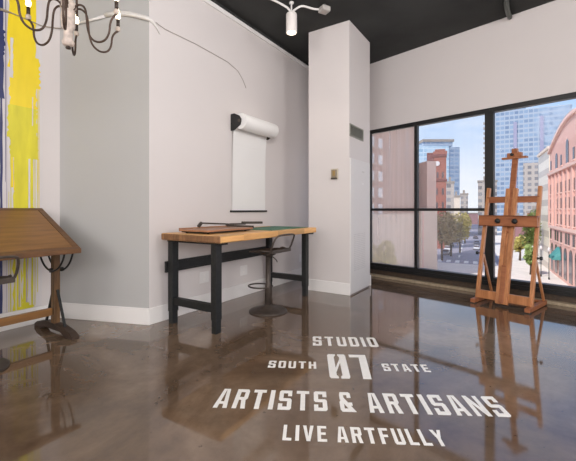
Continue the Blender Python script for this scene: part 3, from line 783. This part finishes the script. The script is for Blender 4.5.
# ------------------------------------------------------------------ the street outside
GZ = -11.8
H = CAMH - GZ
def X_(px, Y): return (px - 288) / F * Y
def Z_(py, Y): return CAMH + (HORIZON - py) * Y / F
M['asphalt'] = plain('asphalt', srgb(150, 144, 156), .8, var=.12, scale=.3)
M['paving'] = plain('pale_paving', srgb(226, 216, 206), .8, var=.08, scale=.4)
M['stripe'] = plain('road_paint', srgb(236, 232, 228), .7, var=.05)
M['brickpink'] = plain('pink_brick', srgb(222, 178, 166), .8, var=.06, scale=1.5)
M['brickdark'] = plain('muted_brick', srgb(176, 128, 114), .8, var=.10, scale=.8)  # brick brightness set by colour, the sun misses this front
M['stonepink'] = plain('pink_stone', srgb(230, 196, 184), .8, var=.05)
M['darkglass'] = plain('dark_window_glass', srgb(92, 78, 82), .2, var=.2, scale=.5)
M['skyglass'] = plain('sky_window_glass', srgb(240, 243, 246), .3, var=.04, scale=.7)
M['beige'] = plain('beige_concrete', srgb(224, 208, 192), .8, var=.06, scale=.4)
M['slabpink'] = plain('pinkish_reflection_tone', srgb(228, 198, 182), .8, var=.06, scale=.4)  # colour of the slab that replaces a reflection
M['redbrick'] = plain('red_brick_tower', srgb(152, 88, 74), .8, var=.10, scale=.6)
M['brickpale'] = plain('pale_muted_brick', srgb(186, 146, 134), .8, var=.08, scale=.8)
M['faintglass'] = plain('faint_window_strip', srgb(176, 150, 146), .3, var=.15, scale=1)
M['redroof'] = plain('dark_red_roof', srgb(118, 62, 58), .7, var=.1)
M['cream'] = facade_mat('cream_banded', srgb(240, 228, 210), srgb(196, 184, 170), srgb(206, 192, 178), .02, .29, .99, .42)
M['bluesky'] = facade_mat('blue_curtain_wall', srgb(162, 172, 186), srgb(108, 128, 156), srgb(142, 162, 186), .42, .36, .8, .62, .35)
M['bluegreen'] = facade_mat('lit_curtain_wall', srgb(200, 218, 230), srgb(150, 186, 212), srgb(186, 212, 230), .30, .33, .86, .72, .25)  # light on the tower front put into raised wall and glass colours
M['bluegray'] = facade_mat('gray_blue_curtain_wall', srgb(156, 172, 192), srgb(104, 130, 162), srgb(140, 166, 194), .30, .33, .86, .65, .25)
M['graytower'] = facade_mat('gray_office_wall', srgb(176, 166, 158), srgb(104, 100, 104), srgb(140, 138, 142), .30, .30, .55, .55)
M['pinkstrip'] = plain('pink_reflection', srgb(150, 148, 172), .6, var=.05)
M['lowbrown'] = plain('brown_purple_wall', srgb(150, 110, 112), .8, var=.1)
M['orangewall'] = plain('orange_brown_wall', srgb(192, 138, 108), .8, var=.08)
M['awning'] = plain('teal_canvas', srgb(74, 142, 140), .7, var=.08)
M['bark'] = plain('tree_bark', srgb(92, 74, 58), .9, var=.2)
M['leafolive'] = plain('olive_leaves', srgb(160, 142, 100), .7, var=.45, scale=1.3)
M['leafgreen'] = plain('green_leaves', srgb(140, 158, 90), .7, var=.4, scale=1.3)
M['leafyellow'] = plain('yellow_green_leaves', srgb(184, 170, 96), .7, var=.35, scale=1.3)
M['carwhite'] = plain('white_car_paint', srgb(226, 226, 230), .3, var=.02)
M['cardark'] = plain('dark_car_paint', srgb(70, 72, 84), .3, var=.05)
M['carsilver'] = plain('silver_car_paint', srgb(170, 172, 182), .3, var=.05)
M['tyre'] = plain('tyre_rubber', srgb(36, 36, 38), .8, var=.1)
M['clock'] = plain('clock_white', srgb(222, 216, 216), .5, var=.02)
M['greystone'] = plain('grey_stone', srgb(150, 140, 132), .8, var=.1)

SD = Vector((.514, 1.0)).normalized()          # street direction
g = MB().prism([(-60, 10), (200, 10), (420, 420), (-60, 420)], GZ - .5, GZ).build('ground_pavement', M['paving']); g['kind'] = 'structure'
def pt(px, Y): return Vector((X_(px, Y), Y))
# roadway along the street direction
a = Vector((31.5, 66)); 
rc = pt(462, 110)
def along(c, s, w): n = Vector((SD.y, -SD.x)); q = c + SD * s + n * w; return (q.x, q.y)
rd = MB().prism([along(rc, -26, -10), along(rc, 300, -10), along(rc, 300, 9), along(rc, -26, 9)], GZ, GZ + .02).build('ground_road', M['asphalt']); rd['kind'] = 'structure'
cr = MB()
for k in range(9): cr.prism([along(rc, -25, -9 + k * 2), along(rc, -20.5, -9 + k * 2), along(rc, -20.5, -8 + k * 2), along(rc, -25, -8 + k * 2)], GZ + .02, GZ + .035)
for k in range(8): cr.prism([along(rc, -14 + k * 12, -.6), along(rc, -8 + k * 12, -.6), along(rc, -8 + k * 12, -.2), along(rc, -14 + k * 12, -.2)], GZ + .02, GZ + .035)
o = cr.build('ground_road_marking', M['stripe']); o['kind'] = 'structure'

def block(name, label, cat, p0, dvec, length, depth, z1, mat, parts=None, bname='wall', z0=GZ):
    """building: front face from p0 along dvec; depth to the left of dvec or right if negative"""
    d = Vector(dvec).normalized()
    r = empty(name, (p0[0], p0[1], z0), math.atan2(d.y, d.x), label=label, cat=cat)
    y0, y1 = (0, depth) if depth > 0 else (depth, 0)
    MB().box(0, length, y0, y1, 0, z1 - z0).build(bname, mat, r)
    return r
# --- left brick building seen through the hazy window: front from px 345 to px 419
p0 = Vector((X_(338, 56), 56)); p1 = Vector((X_(419, 80), 80))
dv = (p1 - p0); Ln = dv.length
lb = block('brick_building', 'tall pink brick building filling the hazy left window', 'building', p0, dv, Ln, 14, 25, M['brickdark'])
# outward side (towards camera) is -y
wm = None
def place_pt(x): return p0 + dv.normalized() * x
def x_for_px(px):
    lo, hi = 0, Ln
    for _ in range(50):
        mid = (lo + hi) / 2; q = place_pt(mid)
        if 288 + F * q.x / q.y < px: lo = mid
        else: hi = mid
    return lo
wproto = None
for col, px in enumerate((371.5, 380)):
    xx = x_for_px(px); q = place_pt(xx)
    for row in range(10):
        z = Z_(147.5, 65.5) - row * 3.0 + 3.0 - GZ
        if wproto is None:
            wproto = MB().box(-.75, .75, -.12, .05, 0, 1.7).build('window', M['skyglass'], lb)
            sl = MB().box(-.9, .9, -.25, 0, -.18, 0).build('sill', M['beige'], wproto)
            MB().box(-.75, .75, -.16, -.11, .8, .88).build('sash_bar', M['beige'], wproto)
            o = wproto
        else:
            o = copy_tree(wproto, lb)
        o.location = (xx, 0, z)
m = MB()
for px in (375.5, 386, 391, 397, 403, 409, 415): 
    x = x_for_px(px); m.box(x - .3, x + .3, -.12, 0, 0, 25 - GZ)
m.build('pilaster', M['brickpale'], lb)
MB().box(-1, Ln + .1, -.7, 0, 0, Z_(214, 70) - GZ).build('podium', M['beige'], lb)
for px in (390, 398, 407):
    x = x_for_px(px); MB().box(x - .5, x + .5, -.06, .02, 14, 34).build('window_strip', M['faintglass'], lb)
# --- pale slab added in place of a reflection in the middle window
xs = X_(436.5, 76) - X_(427, 76)
ps = block('reflection_slab', 'narrow pale slab standing in for a reflection in front of the clock tower', 'building', (X_(427, 76), 76), (1, .10), xs, 8, Z_(161, 76), M['slabpink'])
MB().box(-1.5, xs + .1, -.3, 6, 0, Z_(208, 76) - GZ).build('podium', M['beige'], ps)
MB().box(-.0, xs, -.2, 0, Z_(190, 76) - GZ, Z_(189, 76) - GZ).build('string_course', M['stonepink'], ps)
MB().box(-1.2, -.9, -.42, -.28, 0, Z_(209, 76) - GZ).build('pilaster', M['stonepink'], ps)
# --- clock tower
Yc = 120
dt_ = Vector((.927, -.375))
ct = block('clock_tower', 'red brick clock tower with white clock face among the skyscrapers', 'building', (X_(434, Yc), Yc), dt_, 3.75, 5, Z_(156, Yc), M['redbrick'])
wct = 3.75
zt = Z_(156, Yc) - GZ
MB().box(-.25, wct + .25, -.3, 5.2, zt - 8.4, zt - 7.7).box(-.2, wct + .2, -.3, 5.2, zt - .3, zt + .5).build('cornice', M['redroof'], ct)
MB().box(.3, wct - .3, .3, 4.6, zt + .5, zt + 2.2).build('belfry', M['redbrick'], ct)
for k in range(4):
    MB().box(-.25 + k * (wct - .5) / 3, .25 + k * (wct - .5) / 3 + .5, -.3, .3, zt + .5, zt + 1.5).build('merlon', M['redbrick'], ct)
MB().lathe([(.8, 0), (.8, .15), (.7, .2)], (1.0, -.05, zt - 2.6), 24, axis=(0, -1, 0)).build('clock_face', M['clock'], ct)
for k in range(3):
    for j in range(2):
        MB().box(.6 + j * 1.8, 1.2 + j * 1.8, -.08, .02, zt - 13 - 4.6 * k, zt - 10.8 - 4.6 * k).build('window', M['darkglass'], ct)
for j in range(2): MB().box(.8 + j * 1.6, 1.4 + j * 1.6, -.08, .02, zt - 7.4, zt - 5.4).build('belfry_window', M['darkglass'], ct)
rb = block('red_brick_building', 'brick building with dark red roof left of the clock tower', 'building', (X_(427, 130), 130), dt_, 2.35, 8, Z_(162, 130), M['brickpink'])
MB().box(-.05, 2.4, -.2, 8, Z_(162, 130) - GZ, Z_(153, 130) - GZ).build('roof', M['redroof'], rb)
for k in range(5): MB().box(.7, 1.6, -.06, .02, 8 + 4 * k, 10 + 4 * k).build('window', M['darkglass'], rb)
# --- teal glass tower in the middle window
Yt = 260
tt = block('glass_tower', 'pale blue glass skyscraper behind the clock tower', 'building', (X_(419, Yt), Yt), (1, 0), X_(449, Yt) - X_(419, Yt), 20, Z_(146, Yt), M['bluegreen'])
wtt = X_(449, Yt) - X_(419, Yt)
MB().box(wtt, wtt + 8, .6, 20, 0, Z_(147, Yt) - GZ).build('shaded_side', M['bluegray'], tt)  # darker side face, its shade put into the colours
MB().box(3.5, wtt + 3, 1, 16, Z_(146, Yt) - GZ, Z_(141.5, Yt) - GZ).build('mechanical_floor', M['bluegray'], tt)
MB().box(3, wtt + 4, .5, 17, Z_(141.5, Yt) - GZ, Z_(139, Yt) - GZ).build('roof_canopy', M['greystone'], tt)
# --- small far buildings down the street
def office(px0, px1, ytop, Y, label, mat, dep=14, cap=None):
    dd = Vector((F, -(px0 - 288))).normalized()
    k_ = (px1 - 288) / F
    w = (k_ * Y - X_(px0, Y)) / (dd.x - k_ * dd.y)
    r = block('office_building', label, 'building', (X_(px0, Y), Y), dd, w, dep, Z_(ytop, Y), mat)
    MB().box(-.3, w + .3, -.4, dep, Z_(ytop, Y) - GZ, Z_(ytop, Y) - GZ + .8).build('parapet', M['greystone'], r)
    MB().box(w * .3, w * .6, 2, 6, Z_(ytop, Y) - GZ + .8, Z_(ytop, Y) - GZ + 3).build('roof_plant', M['greystone'], r)
    return r
office(446.5, 454, 183, 170, 'gray office block just right of the clock tower', M['graytower'])
office(453, 460, 197, 190, 'low pale office block below the glass skyscraper', M['beige'])
office(460.5, 468, 194.5, 240, 'small gray office block far down the street', M['graytower'])
office(478, 497, 182, 185, 'gray office tower beside the wide window post', M['graytower'], 8)
office(440, 480, 213.5, 330, 'long low building closing the far end of the street', M['lowbrown'], 10)
# --- big blue skyscraper in the right window
Yb = 220
bs_ = block('blue_skyscraper', 'broad blue glass skyscraper behind the easel', 'building', (X_(487, Yb), Yb), (.875, -.484), 41.4, 24, Z_(113.5, Yb), M['bluesky'])
zb = Z_(113.5, Yb) - GZ
for x, hh in ((14.6, zb - 7), (27.5, zb - 5)):
    MB().box(x - .9, x + .9, -.5, 0, 0, hh).build('pink_reflection_strip', M['pinkstrip'], bs_)  # pinkish reflections on the glass, built as coloured strips
MB().box(18.6, 25.8, -.7, 0, 0, zb * .56).build('lower_bay', M['graytower'], bs_)
MB().box(4, 20, 2, 20, zb, zb + 1.5).build('penthouse', M['bluegray'], bs_)
for k in range(22):
    z = zb - 6 - 3.05 * k
    MB().box(-2.0, 0, .3, 4, z, z + .9).build('balcony', M['graytower'], bs_)
# --- cream banded block
n_ = Vector((SD.y, -SD.x))
f0 = Vector((55.8, 76.7))        # far end of the pink building's street front
c0 = f0 + SD * 1.0
cb = block('cream_block', 'cream office block with horizontal bands beside the pink building', 'building', c0, SD, 14, -16, Z_(150, 79), M['cream'])
MB().box(-.2, 14.2, -16, .3, Z_(150, 79) - GZ, Z_(150, 79) - GZ + .6).build('parapet', M['beige'], cb)
# --- pink brick building at right
Lp = 34
pk = empty('pink_brick_building', (f0.x, f0.y, GZ), math.atan2(-SD.y, -SD.x), label='pink brick corner building with arched top windows and teal awning at right', cat='building')
# local x runs towards the camera, y = rot90 of that = to the right of the street -> body lies at +y? (checked: -SD rotated 90 = (SD.y,-SD.x))
zc = Z_(154, 76.7) - GZ     # eaves at the far end
zp = zc - 3.4
MB().box(0, Lp, 0, 20, 0, zp).build('wall', M['brickpink'], pk)
# curved gable wall on top
prof = []
for k in range(25):
    x = Lp * k / 24
    prof.append((x, zc + 3.8 * math.sin(PI * min(1, x / 38))))
poly = [(0, zp)] + prof + [(Lp, zp)]
n = len(poly)
vs = [(x, 0, z) for x, z in poly] + [(x, 1.0, z) for x, z in poly]
MB().add(vs, [list(range(n)), list(range(n, 2 * n))[::-1]] + [(i, n + i, n + (i + 1) % n, (i + 1) % n) for i in range(n)]).build('gable', M['brickpink'], pk)
m = MB()
for k in range(24):
    (xa, za), (xb, zb) = prof[k], prof[k + 1]
    m.hexa([(xa, -.45, za - .1), (xb, -.45, zb - .1), (xb, 1.1, zb - .1), (xa, 1.1, za - .1), (xa, -.45, za + .45), (xb, -.45, zb + .45), (xb, 1.1, zb + .45), (xa, 1.1, za + .45)])
m.build('coping', M['stonepink'], pk)
MB().box(-.3, Lp, -.5, 0, zp - 1.3, zp - .8).build('cornice', M['stonepink'], pk)
MB().box(-.2, Lp, -.3, 0, 9.2, 9.8).build('belt_course', M['stonepink'], pk)
MB().box(13.5, 16.2, .2, 2.5, zc + 2.5, 18.0 - GZ).build('chimney', M['brickpink'], pk)
m = MB()
for k in range(10): m.box(-.1 + k * 3.4, .35 + k * 3.4, -.32, 0, 9.8, zp - 1.3)
m.build('pilaster', M['brickpink'], pk)
win = None
def add_window(x, z, w, h, arch=False):
    mm = MB()
    if arch:
        poly = [(-w / 2, 0), (w / 2, 0), (w / 2, h - w / 2)] + [(w / 2 * math.cos(a), h - w / 2 + w / 2 * math.sin(a)) for a in [PI * k / 10 for k in range(1, 10)]] + [(-w / 2, h - w / 2)]
        nn = len(poly); vv = [(px_, -.08, z_) for px_, z_ in poly] + [(px_, .05, z_) for px_, z_ in poly]
        mm.add(vv, [list(range(nn)), list(range(nn, 2 * nn))[::-1]] + [(i, nn + i, nn + (i + 1) % nn, (i + 1) % nn) for i in range(nn)])
    else: mm.box(-w / 2, w / 2, -.08, .05, 0, h)
    return mm.build('arched_window' if arch else 'window', M['darkglass'], pk, loc=(x, 0, z))
wp_ = add_window(1.4, 8.6, 1.25, 1.95)
MB().box(-.75, .75, -.2, 0, -.2, 0).build('sill', M['stonepink'], wp_)
first = True
WX_ = (1.2, 6.0, 8.1, 11.2, 15.1, 17.1, 20.6, 24.4, 26.4, 29.8)
for z in (6.9, 10.2, 13.2, 16.2, 18.7):
    if z > zp - 3.2: break
    for x in WX_:
        if first: wp_.location = (x, 0, z); first = False; continue
        c = copy_tree(wp_, pk); c.location = (x, 0, z)
for x, hh in ((1.4, 0), (7.0, 3.0), (11.2, 0), (16.1, 4.2), (20.6, 0), (25.4, 4.2), (29.8, 0)):
    w = add_window(x, zp - .4, 2.0, hh, True) if hh else add_window(x, zp - .3, 1.1, 2.0)
    MB().box(-1.1, 1.1, -.2, 0, -.2, 0).build('sill', M['stonepink'], w)
for k in range(8):
    w = add_window(2.6 + k * 4.0, .6, 2.2, 5.6, True)
    w.name = 'shopfront_arch'
# awning in the first arches
aw = MB()
for k in range(10):
    a0, a1 = PI * k / 10, PI * (k + 1) / 10
    r_ = 2.3; cx_ = 9.0
    q = [(cx_ - r_ * math.cos(a), y, z0 + hh * math.sin(a)) for (y, z0, hh) in ((-1.3, 3.7, .5), (-.1, 3.7, 2.3)) for a in (a0, a1)]
    aw.hexa([(q[0][0], -1.3, 3.6), (q[1][0], -1.3, 3.6), (q[3][0], -.1, 3.6), (q[2][0], -.1, 3.6), q[0], q[1], q[3], q[2]])
aw.build('awning', M['awning'], pk)
# low buildings behind the trees
office(509, 527, 221, 135, 'low purple-brown building behind the easel legs', M['lowbrown'], 10)
office(527, 545, 213, 150, 'orange-brown building beyond the green trees', M['orangewall'], 10)
# --- trees
def crown_mesh(name, mat, rx, ry, rz, seed, n=900, leaf=.42):
    rr = random.Random(seed); m = MB()
    blobs = [(rr.uniform(-.5, .5) * rx, rr.uniform(-.5, .5) * ry, rr.uniform(-.45, .5) * rz, rr.uniform(.45, .65)) for _ in range(9)]
    for i in range(n):
        bx_, by_, bz_, br = rr.choice(blobs)
        d = Vector((rr.gauss(0, 1), rr.gauss(0, 1), rr.gauss(0, 1))).normalized() * rr.uniform(.75, 1.05)
        c = Vector((bx_ + d.x * rx * br, by_ + d.y * ry * br, bz_ + d.z * rz * br))
        e1 = Vector((rr.gauss(0, 1), rr.gauss(0, 1), rr.gauss(0, 1))).normalized(); e2 = e1.orthogonal().normalized()
        s = leaf * rr.uniform(.6, 1.2)
        m.add([c - e1 * s, c + e2 * s * .6, c + e1 * s, c - e2 * s * .6], [(0, 1, 2, 3)])
    return m
TREE = {}
def tree(kind, mat, x, y, hgt, rad, label, grp):
    r = empty('street_tree', (x, y, GZ), random.uniform(0, 6), label=label, cat='tree', group=grp)
    MB().tube([(0, 0, 0), (.1, 0, hgt * .35), (0, .1, hgt * .7)], [.28, .2, .08], 8).build('trunk', M['bark'], r)
    for a in range(4):
        az = a * PI / 2 + .4
        MB().tube([(.05, 0, hgt * .35), (rad * .4 * math.cos(az), rad * .4 * math.sin(az), hgt * .6), (rad * .6 * math.cos(az), rad * .6 * math.sin(az), hgt * .78)], [.14, .08, .03], 6).build('branch', M['bark'], r)
    o = crown_mesh('crown', mat, rad, rad, hgt * .36, hash((x, y)) % 999 if False else int(x * 7 + y * 13) % 999).build('foliage', mat, r)
    o.location = (0, 0, hgt * .62)
    return r
TG = 'street trees outside the windows'
for i, (px, Y, hg, rd_, k, lab) in enumerate([
    (442, 92, 12.5, 3.4, 'leafolive', 'olive brown street tree beside the pale reflection slab'),
    (451, 100, 12, 3.4, 'leafolive', 'olive street tree in the middle of the row seen through the middle window'),
    (460, 108, 12, 3.4, 'leafyellow', 'yellowing street tree at the road side of the row in the middle window'),
    (447, 126, 13, 3.0, 'leafolive', 'olive street tree farther back along the road'),
    (383, 57, 8.5, 2.0, 'leafyellow', 'pale yellow tree low in the hazy left window'),
    (465, 138, 13, 3.2, 'leafyellow', 'yellowish street tree farthest along the road'),
    (520, 92, 6.5, 1.7, 'leafyellow', 'small yellow green tree seen between the easel mast and right upright'),
    (530, 84, 12.5, 2.2, 'leafgreen', 'tall green street tree just right of the easel'),
    (531, 72, 6.5, 1.3, 'leafgreen', 'green street tree in front of the cream block'),
    (536, 104, 13, 2.6, 'leafgreen', 'green street tree behind the two beside the easel')]):
    tree(k, M[k], X_(px, Y), Y, hg, rd_, lab, None)
# --- cars
def make_car():
    r = empty('car', (0, 0, 0))
    MB().hexa([(-2.2, -.88, .32), (2.2, -.88, .32), (2.2, .88, .32), (-2.2, .88, .32), (-2.2, -.86, .92), (2.15, -.86, .86), (2.15, .86, .86), (-2.2, .86, .92)]).build('body', M['carwhite'], r, bevel=.1)
    cb_ = MB().hexa([(-1.7, -.8, .88), (1.0, -.8, .88), (1.0, .8, .88), (-1.7, .8, .88), (-1.2, -.68, 1.42), (.4, -.68, 1.42), (.4, .68, 1.42), (-1.2, .68, 1.42)]).build('cabin', M['darkglass'], r, bevel=.06)
    MB().box(-1.15, .35, -.66, .66, 1.41, 1.47).build('roof', M['carwhite'], cb_, bevel=.03)
    for sx in (-1.35, 1.35):
        for sy in (-.86, .86): MB().lathe([(.32, -.1), (.32, .1)], (sx, sy, .32), 16, axis=(0, 1, 0)).build('wheel', M['tyre'], r)
    return r
car = make_car()
sda = math.atan2(SD.y, SD.x)
for i, (s, w, mk, lab) in enumerate([(-8, -4, 'carsilver', 'silver car nearest the crossing on the road outside'), (3, -4.2, 'carwhite', 'white car second from the crossing on the road outside'), (18, -4, 'cardark', 'dark car driving away in the left lane outside'),
    (10, 4, 'carwhite', 'white car in the right lane of the road outside'), (30, 4.2, 'carsilver', 'silver car farther along the right lane outside'), (46, -3.8, 'carwhite', 'white car far down the left lane outside'), (60, 4, 'cardark', 'dark car farthest down the road outside')]):
    o = car if i == 0 else copy_tree(car)
    q = along(rc, s, w); o.location = (q[0], q[1], GZ + .02); o.rotation_euler = (0, 0, sda)
    tag(o, lab, 'car', 'cars on the road outside')
    for ch in o.children:
        if ch.name.startswith('body'):
            ch.data = ch.data.copy(); ch.data.materials[0] = M[mk]
        for c2_ in ch.children:
            if c2_.name.startswith('roof'):
                c2_.data = c2_.data.copy(); c2_.data.materials[0] = M[mk]
# --- lamp posts by the pink building
lp = empty('lamp_post', (0, 0, GZ))
MB().lathe([(.16, 0), (.12, .3), (.07, .5), (.06, 5.2)], seg=10).build('post', M['blacksteel'], lp)
MB().lathe([(.08, 5.2), (.22, 5.35), (.25, 5.7), (.05, 6.0)], seg=12).build('lantern', M['clock'], lp)
for i, (px, Y, lab) in enumerate([(541, 70, 'black lamp post nearest the corner of the pink building'), (549, 67, 'black lamp post before the teal awning')]):
    o = lp if i == 0 else copy_tree(lp)
    o.location = (X_(px, Y), Y, GZ); tag(o, lab, 'lamp post', 'lamp posts on the pavement')

# ------------------------------------------------------------------ sky, sun, camera
wd = bpy.data.worlds.new('sky'); S.world = wd; wd.use_nodes = True
N = wd.node_tree.nodes; L = wd.node_tree.links
bg = N['Background']
tc = N.new('ShaderNodeTexCoord'); sp_ = N.new('ShaderNodeSeparateXYZ'); L.new(tc.outputs['Generated'], sp_.inputs[0])
r = N.new('ShaderNodeValToRGB'); e = r.color_ramp.elements
e[0].position = 0; e[0].color = srgb(236, 240, 248)
e[1].position = .6; e[1].color = srgb(110, 150, 212)
k = e.new(.10); k.color = srgb(222, 232, 248)
k = e.new(.22); k.color = srgb(182, 210, 246)
k = e.new(.34); k.color = srgb(146, 186, 236)
L.new(sp_.outputs['Z'], r.inputs['Fac'])
mp = N.new('ShaderNodeMapping'); mp.inputs['Scale'].default_value = (1.2, 1.2, 4.0); L.new(tc.outputs['Generated'], mp.inputs['Vector'])
nz = N.new('ShaderNodeTexNoise'); nz.inputs['Scale'].default_value = 2.4; nz.inputs['Detail'].default_value = 7; nz.inputs['Roughness'].default_value = .58; nz.inputs['Distortion'].default_value = .4
L.new(mp.outputs['Vector'], nz.inputs['Vector'])
cr_ = N.new('ShaderNodeValToRGB'); cr_.color_ramp.elements[0].position = .42; cr_.color_ramp.elements[1].position = .68
cr_.color_ramp.elements[0].color = (0, 0, 0, 1); cr_.color_ramp.elements[1].color = (.8, .8, .8, 1)
L.new(nz.outputs['Fac'], cr_.inputs['Fac'])
mx = N.new('ShaderNodeMix'); mx.data_type = 'RGBA'; mx.inputs['B'].default_value = srgb(246, 246, 250)
L.new(cr_.outputs['Color'], mx.inputs['Factor']); L.new(r.outputs['Color'], mx.inputs['A'])
L.new(mx.outputs['Result'], bg.inputs['Color']); bg.inputs['Strength'].default_value = 1.2
sl = bpy.data.lights.new('sun', 'SUN'); sl.energy = 4.2; sl.angle = .01; sl.color = (1, .95, .88)
so = bpy.data.objects.new('sun', sl); COL.objects.link(so)
so.rotation_euler = Vector((.62, .36, -.69)).to_track_quat('-Z', 'Y').to_euler()

cam = bpy.data.cameras.new('camera'); co = bpy.data.objects.new('camera', cam); COL.objects.link(co)
co.location = (0, 0, CAMH); co.rotation_euler = (PI / 2, 0, 0)
cam.sensor_width = 36; cam.sensor_fit = 'HORIZONTAL'; cam.lens = F / 576 * 36
cam.shift_y = -(230.5 - HORIZON) / 576
cam.clip_start = .05; cam.clip_end = 2000
S.camera = co
S.view_settings.view_transform = 'Standard'; S.view_settings.look = 'None'; S.view_settings.gamma = 1; S.view_settings.exposure = 0
S.view_settings.use_curve_mapping = False
S.cycles.use_denoising = True
S.cycles.max_bounces = 10; S.cycles.diffuse_bounces = 5; S.cycles.glossy_bounces = 5; S.cycles.transparent_max_bounces = 12
S.cycles.sample_clamp_indirect = 6
